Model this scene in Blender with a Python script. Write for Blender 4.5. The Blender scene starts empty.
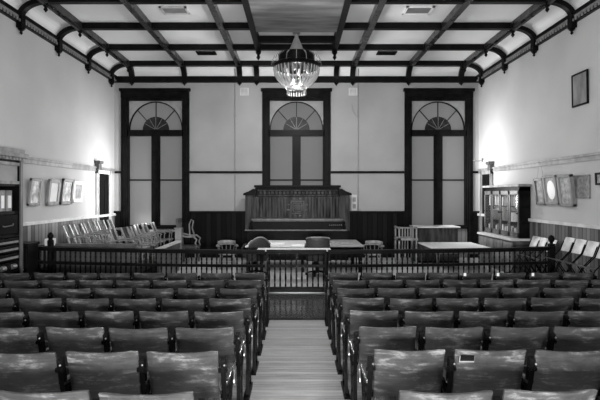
import bpy, bmesh, math, random
from mathutils import Vector, Matrix
random.seed(7)
S = bpy.context.scene
COL = S.collection
PI = math.pi

# ------------------------------------------------------------------ materials
def new_mat(name):
    m = bpy.data.materials.new(name); m.use_nodes = True
    nt = m.node_tree; nt.nodes.clear()
    out = nt.nodes.new('ShaderNodeOutputMaterial')
    b = nt.nodes.new('ShaderNodeBsdfPrincipled')
    nt.links.new(b.outputs[0], out.inputs[0])
    return m, nt, b, out

def g(v): return (v, v, v, 1)

def mat(name, lo, hi=None, rough=0.5, scale=4.0, stretch=(1, 1, 1), detail=4, bump=0.0,
        metallic=0.0, p0=0.35, p1=0.65, spec=0.5, rrange=0.0):
    m, nt, b, out = new_mat(name)
    hi = lo if hi is None else hi
    tc = nt.nodes.new('ShaderNodeTexCoord')
    mp = nt.nodes.new('ShaderNodeMapping'); mp.inputs['Scale'].default_value = stretch
    nz = nt.nodes.new('ShaderNodeTexNoise'); nz.inputs['Scale'].default_value = scale
    nz.inputs['Detail'].default_value = detail
    rp = nt.nodes.new('ShaderNodeValToRGB')
    rp.color_ramp.elements[0].position = p0; rp.color_ramp.elements[0].color = g(lo)
    rp.color_ramp.elements[1].position = p1; rp.color_ramp.elements[1].color = g(hi)
    L = nt.links.new
    L(tc.outputs['Object'], mp.inputs[0]); L(mp.outputs[0], nz.inputs['Vector'])
    L(nz.outputs['Fac'], rp.inputs[0]); L(rp.outputs[0], b.inputs['Base Color'])
    b.inputs['Roughness'].default_value = rough
    b.inputs['Metallic'].default_value = metallic
    b.inputs['Specular IOR Level'].default_value = spec
    if bump:
        bp = nt.nodes.new('ShaderNodeBump'); bp.inputs['Strength'].default_value = bump
        bp.inputs['Distance'].default_value = 0.02
        L(nz.outputs['Fac'], bp.inputs['Height']); L(bp.outputs[0], b.inputs['Normal'])
    if rrange:
        mr = nt.nodes.new('ShaderNodeMapRange')
        mr.inputs['To Min'].default_value = rough - rrange; mr.inputs['To Max'].default_value = rough + rrange
        L(nz.outputs['Fac'], mr.inputs['Value']); L(mr.outputs[0], b.inputs['Roughness'])
    return m

def beadboard(name, lo, hi, rough, axis, pitch=0.16, spec=0.5):
    """vertical matched boards: each board its own grey, thin dark joint"""
    m, nt, b, out = new_mat(name); L = nt.links.new
    tc = nt.nodes.new('ShaderNodeTexCoord'); sp = nt.nodes.new('ShaderNodeSeparateXYZ')
    L(tc.outputs['Object'], sp.inputs[0])
    d = nt.nodes.new('ShaderNodeMath'); d.operation = 'DIVIDE'; d.inputs[1].default_value = pitch
    L(sp.outputs[axis], d.inputs[0])
    fl = nt.nodes.new('ShaderNodeMath'); fl.operation = 'FLOOR'; L(d.outputs[0], fl.inputs[0])
    fr = nt.nodes.new('ShaderNodeMath'); fr.operation = 'FRACT'; L(d.outputs[0], fr.inputs[0])
    wn = nt.nodes.new('ShaderNodeTexWhiteNoise'); wn.noise_dimensions = '1D'
    L(fl.outputs[0], wn.inputs['W'])
    mp = nt.nodes.new('ShaderNodeMapping'); mp.inputs['Scale'].default_value = (9, 9, .8)
    nz = nt.nodes.new('ShaderNodeTexNoise'); nz.inputs['Scale'].default_value = 2.0
    L(tc.outputs['Object'], mp.inputs[0]); L(mp.outputs[0], nz.inputs['Vector'])
    av = nt.nodes.new('ShaderNodeMath'); av.operation = 'MULTIPLY_ADD'; av.inputs[1].default_value = 0.7
    nn = nt.nodes.new('ShaderNodeMath'); nn.operation = 'MULTIPLY'; nn.inputs[1].default_value = 0.4
    L(nz.outputs['Fac'], nn.inputs[0]); L(wn.outputs['Value'], av.inputs[0]); L(nn.outputs[0], av.inputs[2])
    rp = nt.nodes.new('ShaderNodeValToRGB')
    rp.color_ramp.elements[0].position = .1; rp.color_ramp.elements[0].color = g(lo)
    rp.color_ramp.elements[1].position = .95; rp.color_ramp.elements[1].color = g(hi)
    L(av.outputs[0], rp.inputs[0])
    jt = nt.nodes.new('ShaderNodeMath'); jt.operation = 'GREATER_THAN'; jt.inputs[1].default_value = .1
    L(fr.outputs[0], jt.inputs[0])
    mx = nt.nodes.new('ShaderNodeMix'); mx.data_type = 'RGBA'
    L(jt.outputs[0], mx.inputs['Factor']); mx.inputs['A'].default_value = g(lo * .3); L(rp.outputs[0], mx.inputs['B'])
    L(mx.outputs['Result'], b.inputs['Base Color'])
    b.inputs['Roughness'].default_value = rough; b.inputs['Specular IOR Level'].default_value = spec
    bp = nt.nodes.new('ShaderNodeBump'); bp.inputs['Strength'].default_value = .5; bp.inputs['Distance'].default_value = .01
    L(jt.outputs[0], bp.inputs['Height']); L(bp.outputs[0], b.inputs['Normal'])
    return m

def seat_wood(name):
    """dark varnished plywood with scuffed pale wear, different on every seat"""
    m, nt, b, out = new_mat(name); L = nt.links.new
    tc = nt.nodes.new('ShaderNodeTexCoord'); oi = nt.nodes.new('ShaderNodeObjectInfo')
    off = nt.nodes.new('ShaderNodeVectorMath'); off.operation = 'SCALE'
    cmb = nt.nodes.new('ShaderNodeCombineXYZ')
    ml = nt.nodes.new('ShaderNodeMath'); ml.operation = 'MULTIPLY'; ml.inputs[1].default_value = 40
    L(oi.outputs['Random'], ml.inputs[0])
    for i in range(3): L(ml.outputs[0], cmb.inputs[i])
    ad = nt.nodes.new('ShaderNodeVectorMath'); ad.operation = 'ADD'
    L(tc.outputs['Object'], ad.inputs[0]); L(cmb.outputs[0], ad.inputs[1])
    mp = nt.nodes.new('ShaderNodeMapping'); mp.inputs['Scale'].default_value = (2.2, 2.2, 6)
    L(ad.outputs[0], mp.inputs[0])
    n1 = nt.nodes.new('ShaderNodeTexNoise'); n1.inputs['Scale'].default_value = 2.4; n1.inputs['Detail'].default_value = 12
    n1.inputs['Roughness'].default_value = .74; n1.inputs['Distortion'].default_value = .2
    L(mp.outputs[0], n1.inputs['Vector'])
    mp2 = nt.nodes.new('ShaderNodeMapping'); mp2.inputs['Scale'].default_value = (3, 4, 45)
    L(ad.outputs[0], mp2.inputs[0])
    n2 = nt.nodes.new('ShaderNodeTexNoise'); n2.inputs['Scale'].default_value = 1.5; n2.inputs['Detail'].default_value = 5
    L(mp2.outputs[0], n2.inputs['Vector'])
    mm = nt.nodes.new('ShaderNodeMath'); mm.operation = 'MULTIPLY_ADD'; mm.inputs[1].default_value = .26
    m2 = nt.nodes.new('ShaderNodeMath'); m2.operation = 'MULTIPLY'; m2.inputs[1].default_value = .80
    L(n1.outputs['Fac'], m2.inputs[0]); L(n2.outputs['Fac'], mm.inputs[0]); L(m2.outputs[0], mm.inputs[2])
    rp = nt.nodes.new('ShaderNodeValToRGB'); e = rp.color_ramp.elements
    e[0].position = .34; e[0].color = g(.007); e[1].position = .74; e[1].color = g(.27)
    x = e.new(.56); x.color = g(.042)
    L(mm.outputs[0], rp.inputs[0]); L(rp.outputs[0], b.inputs['Base Color'])
    b.inputs['Roughness'].default_value = .42
    bp = nt.nodes.new('ShaderNodeBump'); bp.inputs['Strength'].default_value = .25; bp.inputs['Distance'].default_value = .004
    L(mm.outputs[0], bp.inputs['Height']); L(bp.outputs[0], b.inputs['Normal'])
    return m

def floor_mat(name, lo, hi, r0, r1, bump=.15):
    m, nt, b, out = new_mat(name); L = nt.links.new
    tc = nt.nodes.new('ShaderNodeTexCoord'); sp = nt.nodes.new('ShaderNodeSeparateXYZ')
    L(tc.outputs['Object'], sp.inputs[0])
    d = nt.nodes.new('ShaderNodeMath'); d.operation = 'DIVIDE'; d.inputs[1].default_value = .085
    L(sp.outputs['Y'], d.inputs[0])
    fl = nt.nodes.new('ShaderNodeMath'); fl.operation = 'FLOOR'; L(d.outputs[0], fl.inputs[0])
    fr = nt.nodes.new('ShaderNodeMath'); fr.operation = 'FRACT'; L(d.outputs[0], fr.inputs[0])
    wn = nt.nodes.new('ShaderNodeTexWhiteNoise'); wn.noise_dimensions = '1D'; L(fl.outputs[0], wn.inputs['W'])
    mp = nt.nodes.new('ShaderNodeMapping'); mp.inputs['Scale'].default_value = (1.2, 14, 1)
    nz = nt.nodes.new('ShaderNodeTexNoise'); nz.inputs['Scale'].default_value = 2.5; nz.inputs['Detail'].default_value = 6
    L(tc.outputs['Object'], mp.inputs[0]); L(mp.outputs[0], nz.inputs['Vector'])
    a = nt.nodes.new('ShaderNodeMath'); a.operation = 'MULTIPLY_ADD'; a.inputs[1].default_value = .32
    h = nt.nodes.new('ShaderNodeMath'); h.operation = 'MULTIPLY'; h.inputs[1].default_value = .8
    L(nz.outputs['Fac'], h.inputs[0]); L(wn.outputs['Value'], a.inputs[0]); L(h.outputs[0], a.inputs[2])
    rp = nt.nodes.new('ShaderNodeValToRGB')
    rp.color_ramp.elements[0].position = .1; rp.color_ramp.elements[0].color = g(lo)
    rp.color_ramp.elements[1].position = .95; rp.color_ramp.elements[1].color = g(hi)
    L(a.outputs[0], rp.inputs[0])
    jt = nt.nodes.new('ShaderNodeMath'); jt.operation = 'GREATER_THAN'; jt.inputs[1].default_value = .04
    L(fr.outputs[0], jt.inputs[0])
    mx = nt.nodes.new('ShaderNodeMix'); mx.data_type = 'RGBA'; mx.inputs['A'].default_value = g(lo*.3)
    L(jt.outputs[0], mx.inputs['Factor']); L(rp.outputs[0], mx.inputs['B'])
    L(mx.outputs['Result'], b.inputs['Base Color'])
    mr = nt.nodes.new('ShaderNodeMapRange'); mr.inputs['To Min'].default_value = r0; mr.inputs['To Max'].default_value = r1
    L(nz.outputs['Fac'], mr.inputs['Value']); L(mr.outputs[0], b.inputs['Roughness'])
    b.inputs['Specular IOR Level'].default_value = 1.0
    b.inputs['Coat Weight'].default_value = .5; b.inputs['Coat Roughness'].default_value = .14; b.inputs['Coat IOR'].default_value = 1.6
    bp = nt.nodes.new('ShaderNodeBump'); bp.inputs['Strength'].default_value = bump; bp.inputs['Distance'].default_value = .004
    L(a.outputs[0], bp.inputs['Height']); L(bp.outputs[0], b.inputs['Normal'])
    return m

def shade_mat(name, refl, trans):
    """roller blind cloth, lit through from outside"""
    m, nt, b, out = new_mat(name); L = nt.links.new
    nt.nodes.remove(b)
    df = nt.nodes.new('ShaderNodeBsdfDiffuse'); df.inputs[0].default_value = g(refl)
    tr = nt.nodes.new('ShaderNodeBsdfTranslucent'); tr.inputs[0].default_value = g(trans)
    ad = nt.nodes.new('ShaderNodeAddShader')
    L(df.outputs[0], ad.inputs[0]); L(tr.outputs[0], ad.inputs[1]); L(ad.outputs[0], out.inputs[0])
    return m

def glass_mat(name):
    m, nt, b, out = new_mat(name)
    b.inputs['Base Color'].default_value = g(.9); b.inputs['Roughness'].default_value = .06
    b.inputs['Transmission Weight'].default_value = 1.0; b.inputs['IOR'].default_value = 1.45
    return m

def crystal_mat(name, fac=.45, col=.16, rough=.15):
    m, nt, b, out = new_mat(name); L = nt.links.new
    b.inputs['Base Color'].default_value = g(col); b.inputs['Roughness'].default_value = rough; b.inputs['Specular IOR Level'].default_value = .8
    tr = nt.nodes.new('ShaderNodeBsdfTransparent'); mx = nt.nodes.new('ShaderNodeMixShader'); mx.inputs[0].default_value = fac
    L(tr.outputs[0], mx.inputs[1]); L(b.outputs[0], mx.inputs[2]); L(mx.outputs[0], out.inputs[0])
    return m

M = {}
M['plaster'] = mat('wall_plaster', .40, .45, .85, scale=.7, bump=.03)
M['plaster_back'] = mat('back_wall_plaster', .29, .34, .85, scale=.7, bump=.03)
M['ceiling'] = mat('ceiling_plaster', .74, .80, .85, scale=1.0)
M['darkwood'] = mat('dark_varnished_wood', .003, .008, .42, scale=5, spec=.06, rrange=.08)
M['beam'] = mat('beam_wood', .003, .008, .4, scale=4, spec=.08, rrange=.08)
M['beam_long'] = mat('polished_beam_wood', .004, .02, .28, scale=4, spec=.6, rrange=.08)
M['greywood'] = mat('worn_grey_wood', .14, .26, .5, scale=6, stretch=(1, 1, .3))
M['midwood'] = mat('mid_brown_wood', .05, .11, .4, scale=6, stretch=(1, 1, .3))
M['benchwood'] = mat('carved_bench_wood', .012, .06, .45, scale=5, stretch=(2, 1, .3), spec=.12)
M['emblemwood'] = mat('emblem_wood', .04, .10, .45, scale=6, spec=.15)
M['iron'] = mat('black_cast_iron', .003, .006, .45, scale=8, spec=.04)
M['bolt'] = mat('worn_bolt_metal', .25, .4, .4, metallic=.8)
M['armwood'] = mat('polished_arm_wood', .02, .05, .2, scale=10)
M['seat'] = seat_wood('scuffed_seat_plywood')
M['floor'] = floor_mat('strip_wood_floor', .27, .66, .12, .28)
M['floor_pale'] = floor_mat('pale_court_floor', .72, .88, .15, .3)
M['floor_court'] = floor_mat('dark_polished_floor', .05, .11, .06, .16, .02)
M['bead_dark'] = beadboard('dark_beadboard', .003, .010, .5, 'X', spec=.05)
M['bead_side'] = beadboard('side_beadboard', .03, .28, .4, 'Y', .15, spec=.15)
M['bead_right'] = beadboard('right_beadboard', .003, .22, .4, 'Y', .13, spec=.1)
M['bead_grey'] = beadboard('grey_board_panel', .13, .2, .5, 'X', .12)
M['white'] = mat('white_top', .86, .92, .35, scale=3)
M['paper'] = mat('paper', .8, .86, .8)
M['greytop'] = mat('grey_table_top', .28, .36, .4, scale=3)
M['leather'] = mat('black_leather', .006, .014, .45, scale=14, bump=.1)
M['pale'] = mat('pale_wood', .45, .6, .4, scale=5, stretch=(1, 1, .3))
M['jury'] = mat('jury_chair_wood', .12, .28, .35, scale=5, stretch=(1, 1, .3))
M['ply'] = mat('pale_plywood', .38, .62, .35, scale=4, stretch=(1, 3, .6))
M['brass'] = mat('dull_metal', .3, .4, .35, metallic=.9)
M['grey'] = mat('grey_paint', .22, .28, .6)
M['stain'] = mat('stained_board', .13, .26, .9, scale=1.6, stretch=(.6, 3, 1), detail=8, spec=.1)
M['black'] = mat('black_void', .004, .007, .6, spec=.04)
M['crystal'] = crystal_mat('crystal_glass', .5, .4)
M['crystal_dim'] = crystal_mat('dim_crystal_glass', .4, .025)
M['glass'] = crystal_mat('cabinet_glass', .12, .1, .05)
M['shade_l'] = shade_mat('blind_cloth_left', .06, .34)
M['shade_c'] = shade_mat('blind_cloth', .05, .33)
M['fan'] = mat('fanlight_dark', .012, .03, .4, scale=8, spec=.1)
M['books'] = mat('shelf_contents', .12, .7, .6, scale=7, stretch=(1, 3, .7), p0=.4, p1=.6)
M['art1'] = mat('print_pale', .25, .8, .5, scale=6, p0=.4, p1=.6)
M['art2'] = mat('print_grey', .16, .4, .5, scale=9)
M['art3'] = mat('print_oval', .5, .62, .5, scale=5)
M['plaque'] = mat('relief_plaque', .12, .24, .55, scale=14, bump=.8)
M['outdoor'] = mat('outdoor', .5, .5, .9)

# ------------------------------------------------------------------ mesh kit
class MB:
    def __init__(s): s.bm = bmesh.new()
    def box(s, c, size, rot=None):
        r = bmesh.ops.create_cube(s.bm, size=1.0)
        mtx = Matrix.Translation(c) @ (rot.to_4x4() if rot else Matrix()) @ Matrix.Diagonal((*size, 1))
        bmesh.ops.transform(s.bm, matrix=mtx, verts=r['verts']); return s
    def b2(s, x0, x1, y0, y1, z0, z1):
        return s.box(((x0+x1)/2, (y0+y1)/2, (z0+z1)/2), (abs(x1-x0), abs(y1-y0), abs(z1-z0)))
    def tube(s, pts, r, n=8, cap=True):
        pts = [Vector(p) for p in pts]; rs = r if isinstance(r, (list, tuple)) else [r]*len(pts)
        rings = []; up = None
        for i, p in enumerate(pts):
            t = (pts[min(i+1, len(pts)-1)] - pts[max(i-1, 0)]).normalized()
            if up is None:
                a = Vector((0, 0, 1)) if abs(t.z) < .9 else Vector((1, 0, 0))
                up = (a - t*a.dot(t)).normalized()
            else: up = (up - t*up.dot(t)).normalized()
            w = t.cross(up)
            rings.append([s.bm.verts.new(p + (up*math.cos(2*PI*k/n) + w*math.sin(2*PI*k/n))*rs[i]) for k in range(n)])
        for a, b in zip(rings, rings[1:]):
            for k in range(n): s.bm.faces.new((a[k], a[(k+1) % n], b[(k+1) % n], b[k]))
        if cap:
            s.bm.faces.new(rings[0][::-1]); s.bm.faces.new(rings[-1])
        return s
    def strap(s, pts, side, w, t):
        """flat bar following pts; w along vector side, t across"""
        pts = [Vector(p) for p in pts]; sd = Vector(side).normalized(); rings = []
        for i, p in enumerate(pts):
            tg = (pts[min(i+1, len(pts)-1)] - pts[max(i-1, 0)]).normalized()
            nr = tg.cross(sd).normalized()
            rings.append([s.bm.verts.new(p + sd*a*w/2 + nr*b*t/2) for a, b in ((-1, -1), (1, -1), (1, 1), (-1, 1))])
        for a, b in zip(rings, rings[1:]):
            for k in range(4): s.bm.faces.new((a[k], a[(k+1) % 4], b[(k+1) % 4], b[k]))
        s.bm.faces.new(rings[0][::-1]); s.bm.faces.new(rings[-1]); return s
    def lathe(s, prof, c=(0, 0, 0), n=12, axis='z'):
        rings = []
        for r, z in prof:
            ring = []
            for k in range(n):
                a = 2*PI*k/n; u, v = max(r, .0005)*math.cos(a), max(r, .0005)*math.sin(a)
                q = (u, v, z) if axis == 'z' else ((u, z, v) if axis == 'y' else (z, u, v))
                ring.append(s.bm.verts.new(Vector(c) + Vector(q)))
            rings.append(ring)
        for a, b in zip(rings, rings[1:]):
            for k in range(n): s.bm.faces.new((a[k], a[(k+1) % n], b[(k+1) % n], b[k]))
        s.bm.faces.new(rings[0][::-1]); s.bm.faces.new(rings[-1]); return s
    def prism(s, poly, vec):
        """closed polygon (3D points) extruded by vec"""
        v = Vector(vec); a = [s.bm.verts.new(Vector(p)) for p in poly]; b = [s.bm.verts.new(Vector(p)+v) for p in poly]
        n = len(poly)
        for k in range(n): s.bm.faces.new((a[k], a[(k+1) % n], b[(k+1) % n], b[k]))
        s.bm.faces.new(a[::-1]); s.bm.faces.new(b); return s
    def sheet(s, fn, nu, nv, off):
        """closed slab: fn(u,v) front surface, back offset by vector fn off(u,v)"""
        A = [[s.bm.verts.new(Vector(fn(i/nu, j/nv))) for i in range(nu+1)] for j in range(nv+1)]
        B = [[s.bm.verts.new(Vector(fn(i/nu, j/nv)) + Vector(off(i/nu, j/nv))) for i in range(nu+1)] for j in range(nv+1)]
        for j in range(nv):
            for i in range(nu):
                s.bm.faces.new((A[j][i], A[j][i+1], A[j+1][i+1], A[j+1][i]))
                s.bm.faces.new((B[j][i], B[j+1][i], B[j+1][i+1], B[j][i+1]))
        for i in range(nu):
            s.bm.faces.new((A[0][i], B[0][i], B[0][i+1], A[0][i+1])); s.bm.faces.new((A[nv][i], A[nv][i+1], B[nv][i+1], B[nv][i]))
        for j in range(nv):
            s.bm.faces.new((A[j][0], A[j+1][0], B[j+1][0], B[j][0])); s.bm.faces.new((A[j][nu], B[j][nu], B[j+1][nu], A[j+1][nu]))
        return s
    def mesh(s, name, m, bevel=0, smooth=False):
        bm = s.bm
        bmesh.ops.recalc_face_normals(bm, faces=bm.faces[:])
        if bevel:
            ed = [e for e in bm.edges if len(e.link_faces) == 2 and e.calc_face_angle(0) > .6]
            bmesh.ops.bevel(bm, geom=ed, offset=bevel, segments=2, affect='EDGES', profile=.6, clamp_overlap=True)
        me = bpy.data.meshes.new(name); bm.to_mesh(me); bm.free()
        me.materials.append(m)
        if smooth:
            for p in me.polygons: p.use_smooth = True
            me.set_sharp_from_angle(angle=.7)
        return me
    def build(s, name, m, parent=None, bevel=0, smooth=False):
        o = bpy.data.objects.new(name, s.mesh(name, m, bevel, smooth)); COL.objects.link(o)
        if parent: o.parent = parent
        return o

def tag(o, label, cat, group=None):
    o['label'] = label; o['category'] = cat
    if group: o['group'] = group
    return o
def thing(name, label, cat, loc=(0, 0, 0), rz=0, group=None):
    o = bpy.data.objects.new(name, None); COL.objects.link(o)
    o.location = loc; o.rotation_euler = (0, 0, rz); o.empty_display_size = .1
    return tag(o, label, cat, group)
def place(name, me, parent):
    o = bpy.data.objects.new(name, me); COL.objects.link(o); o.parent = parent; return o
def struct(name, mb, m, parent=None, **k):
    o = mb.build(name, m, parent, **k)
    if not parent: o['kind'] = 'structure'
    return o
def dup(root, loc, rz=None, label=None, group=None):
    r = root.copy(); COL.objects.link(r); r.location = loc
    if rz is not None: r.rotation_euler = (0, 0, rz)
    if label: r['label'] = label
    if group: r['group'] = group
    for ch in list(root.children):
        c = ch.copy(); COL.objects.link(c); c.parent = r
        for q in list(ch.children):
            d = q.copy(); COL.objects.link(d); d.parent = c
    return r
TRIM = [0]
def trim(mb, m, **k):
    TRIM[0] += 1
    return struct('trim_%d' % TRIM[0], mb, m, **k)
def R(a): return math.radians(a)
ORD = ['first', 'second', 'third', 'fourth', 'fifth', 'sixth', 'seventh', 'eighth', 'ninth', 'tenth', 'eleventh', 'twelfth']

# ------------------------------------------------------------------ setting
W, D0, D1 = 5.8, -.5, 15.6       # half width, rear wall, front (far) wall
ZC, ZB = 6.25, 6.105               # ceiling plane, underside of beams
CAMZ = 2.11
FZ = [(-.5, .45), (2.48, .268), (3.25, .225), (4.02, .175), (4.79, .126), (5.56, .087), (6.33, .055), (7.1, .026), (7.87, .010), (8.3, 0), (15.6, 0)]
PZ = .12
def fz(y):
    for (a, za), (b, zb) in zip(FZ, FZ[1:]):
        if y <= b: return za + (zb-za)*(y-a)/(b-a)
    return 0
mb = MB()
mb.prism([(-W, y, z) for y, z in FZ[:-1]] + [(-W, 8.3, -.25), (-W, D0-.3, -.25), (-W, D0-.3, .45)], (2*W, 0, 0))
struct('floor', mb, M['floor'])
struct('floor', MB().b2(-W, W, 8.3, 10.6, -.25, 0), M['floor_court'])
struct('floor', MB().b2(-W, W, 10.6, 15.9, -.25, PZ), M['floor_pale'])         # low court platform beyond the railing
trim(MB().b2(-.62, .62, 8.27, 8.33, -.02, .012), M['darkwood'])      # nosing where the level floor begins

SW = [(3.2, 4.9), (6.1, 7.8)]; SZ0, SZ1 = 1.75, 3.9
for sd, nm in ((-1, 'left'), (1, 'right')):
    mb = MB(); ys = D0-.3
    for (a, b) in SW:
        mb.b2(sd*W, sd*(W+.25), ys, a, -.25, 6.6); mb.b2(sd*W, sd*(W+.25), a, b, -.25, SZ0); mb.b2(sd*W, sd*(W+.25), a, b, SZ1, 6.6); ys = b
    mb.b2(sd*W, sd*(W+.25), ys, D1+.3, -.25, 6.6)
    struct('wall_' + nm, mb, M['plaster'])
struct('ceiling', MB().b2(-W-.2, W+.2, D0-.2, D1+.3, ZC, ZC+.2), M['ceiling'])
def wall_with_openings(name, y0, y1, ops, m):
    mb = MB(); xs = -W
    for (a, b, z0, z1) in ops:
        mb.b2(xs, a, y0, y1, -.25, 6.6); mb.b2(a, b, y0, y1, -.25, z0); mb.b2(a, b, y0, y1, z1, 6.6); xs = b
    mb.b2(xs, W, y0, y1, -.25, 6.6)
    return struct(name, mb, m)
WIN = [-4.49, 0.0, 4.52]; OH = .9; Z0, Z1 = 1.10, 5.20
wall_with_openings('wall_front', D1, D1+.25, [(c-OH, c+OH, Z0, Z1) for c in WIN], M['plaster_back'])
wall_with_openings('wall_rear', D0-.25, D0, [(c-1.1, c+1.1, 1.5, 1.9) for c in (0,)], M['plaster'])  # rear wall set close, its slot sized to light the seat backs

# windows of the far wall
def front_window(n, c, shade, label):
    root = bpy.data.objects.new('window_%d' % n, None); COL.objects.link(root)
    root.location = (c, D1, 0); root['kind'] = 'structure'; root['label'] = label
    w = MB(); cw = .185
    for s in (-1, 1):
        w.b2(s*OH, s*(OH+cw), -.06, .02, 0 if n != 2 else 0, Z1+.02)
        w.b2(s*(OH+cw*.35), s*(OH+cw*.65), -.085, -.05, 0, Z1)
        w.b2(s*OH, s*(OH-.05), -.03, .2, Z0, Z1)
    w.b2(-OH-cw, OH+cw, -.08, .02, Z1, Z1+.2)
    w.b2(-OH-cw-.04, OH+cw+.04, -.12, .02, Z1+.2, Z1+.29)
    w.b2(-OH, OH, -.02, .2, Z1-.09, Z1)
    w.build('casing', M['darkwood'], root, bevel=.008)
    f = MB()
    f.b2(-OH, OH, -.03, .12, 3.99, 4.18); f.b2(-.11, .11, -.03, .12, Z0, 4.0)
    for s in (-1, 1):
        f.b2(s*.11, s*(OH-.03), .02, .08, 2.565, 2.61); f.b2(s*.11, s*(OH-.03), .0, .1, Z0, Z0+.05)
        f.b2(s*.11, s*.135, .01, .09, Z0, 4.0); f.b2(s*.84, s*.87, .01, .09, Z0, 4.0)
    f.build('sash_frame', M['darkwood'], root)
    s_ = MB(); s_.b2(-.86, .86, .10, .108, Z0, 4.0); s_.build('blind', shade, root)
    R0, zc = .84, 4.19
    t = MB(); N = 24
    arc = [(R0*math.cos(PI*k/N), R0*1.06*math.sin(PI*k/N)) for k in range(N+1)]
    t.prism([(x, .10, zc+z) for x, z in arc], (0, .008, 0)); t.build('fanlight_blind', shade, root)
    sp = MB()
    for s in (-1, 1):
        h = [(s*x, z) for x, z in arc[:N//2+1]]
        sp.prism([(x, .05, zc+z) for x, z in h] + [(0, .05, 5.12), (s*.87, .05, 5.12), (s*.87, .05, zc)], (0, .03, 0))
    sp.build('spandrel', M['grey'], root)
    mu = MB()
    mu.strap([(x, .06, zc+z) for x, z in arc], (0, 1, 0), .05, .03)
    for a in (45, 90, 135):
        a = R(a); mu.strap([(.42*math.cos(a), .07, zc+.42*math.sin(a)), (R0*math.cos(a), .07, zc+R0*1.06*math.sin(a))], (0, 1, 0), .04, .022)
    mu.build('fanlight_muntins', M['darkwood'], root)
    fn = MB(); fn.prism([(.42*math.cos(PI*k/16), .04, zc+.42*math.sin(PI*k/16)) for k in range(17)], (0, .05, 0))
    fo = fn.build('fanlight_hub', M['fan'], root)
    ry = MB()
    for a in (30, 60, 90, 120, 150):
        ry.strap([(.03*math.cos(R(a)), .035, zc+.03*math.sin(R(a))), (.4*math.cos(R(a)), .035, zc+.4*math.sin(R(a)))], (0, 1, 0), .012, .012)
    ry.build('hub_ray', M['greywood'], fo)
    ap = MB(); ap.b2(-OH, OH, -.02, .0, .1, Z0-.06); ap.build('apron_panel', M['bead_grey'], root)
    si = MB(); si.b2(-OH, OH, -.09, .15, Z0-.06, Z0); si.build('sill', M['darkwood'], root)
front_window(1, WIN[0], M['shade_l'], 'left arched window of the far wall, beside the jury chairs')
front_window(2, WIN[1], M['shade_c'], 'middle arched window of the far wall, above the carved bench')
front_window(3, WIN[2], M['shade_c'], 'right arched window of the far wall, behind the white table')
# unseen window slot behind the camera, added to light the seat backs
for i, c in enumerate((0,)):
    f = MB()
    for s in (-1, 1): f.b2(c+s*1.1, c+s*1.24, D0, D0+.08, 1.3, 2.04)
    f.b2(c-1.24, c+1.24, D0, D0+.1, 1.9, 2.06); f.b2(c-1.24, c+1.24, D0, D0+.14, 1.36, 1.5)
    f.b2(c-.03, c+.03, D0-.1, D0-.02, 1.5, 1.9)
    o = struct('window_%d' % (4+i), f, M['darkwood']); o['label'] = 'window in the wall behind the seating'

n_ = 7  # side windows out of view, added as light sources for the room
for sd, nm in ((-1, 'left'), (1, 'right')):
    for (a, b) in SW:
        f = MB()
        for y in (a, b): q = -1 if y == a else 1; f.b2(sd*(W-.06), sd*W, y, y+q*.14, SZ0-.1, SZ1+.14)
        f.b2(sd*(W-.07), sd*W, a-.14, b+.14, SZ1, SZ1+.16); f.b2(sd*(W-.12), sd*W, a-.14, b+.14, SZ0-.14, SZ0)
        f.b2(sd*(W+.05), sd*(W+.11), a, b, 2.8, 2.86); f.b2(sd*(W+.05), sd*(W+.11), (a+b)/2-.03, (a+b)/2+.03, SZ0, SZ1)
        o = struct('window_%d' % n_, f, M['darkwood']); o['label'] = 'side window in the %s wall beside the seating' % nm; n_ += 1
# wainscot, rails, cornices
segs = [(-W, WIN[0]-1.09), (WIN[0]+1.09, WIN[1]-1.09), (WIN[1]+1.09, WIN[2]-1.09), (WIN[2]+1.09, W)]
for a, b in segs:
    trim(MB().b2(a, b, D1-.03, D1, 0, 1.54), M['bead_dark'])
    trim(MB().b2(a, b, D1-.06, D1, 1.54, 1.60), M['darkwood'])
    trim(MB().b2(a, b, D1-.05, D1, 2.80, 2.87), M['darkwood'])
for s, nm, m in ((-1, 'left', M['bead_side']), (1, 'right', M['bead_right'])):
    trim(MB().b2(s*W, s*(W-.03), 0, D1-.03, 0, 1.46), m)
    trim(MB().b2(s*W, s*(W-.07), 0, D1-.06, 1.46, 1.53), M['pale'])
    mb = MB().b2(s*W, s*(W-.03), 8.0, D1-.05, 2.79, 2.92); mb.b2(s*W, s*(W-.055), 8.0, D1-.05, 2.88, 2.93)
    trim(mb, M['greywood'])
    trim(MB().b2(s*W, s*(W-.09), D0, D1, 5.83, 5.90), M['beam'])
    trim(MB().b2(s*W, s*(W-.06), D0, D1, 5.76, 5.83), M['greywood'])
    mb = MB().b2(s*W, s*(W-.08), D0, D1, 5.68, 5.76)
    trim(mb, M['beam'])
    mb = MB()
    for k in range(60): y = 9+k*.11; mb.b2(s*(W-.0), s*(W-.1), y, y+.055, 5.70, 5.75)
    trim(mb, M['greywood'])
    # cove
    N = 10; rx, rz_, zb = .58, .37, 5.88
    prof = [(s*(W - rx*(1-math.cos(PI/2*k/N))), zb + rz_*math.sin(PI/2*k/N)) for k in range(N+1)]
    trim(MB().prism([(x, D0, z) for x, z in prof] + [(s*(W+.05), D0, ZC+.02), (s*(W+.05), D0, zb)], (0, D1-D0, 0)), M['ceiling'])
trim(MB().b2(-W, W, D1-.1, D1, 5.68, 5.87), M['beam'])
N = 10
prof = [(D1 - .42*(1-math.cos(PI/2*k/N)), 5.86 + .39*math.sin(PI/2*k/N)) for k in range(N+1)]
trim(MB().prism([(-W, y, z) for y, z in prof] + [(-W, D1+.05, ZC+.02), (-W, D1+.05, 5.86)], (2*W, 0, 0)), M['ceiling'])

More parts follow.
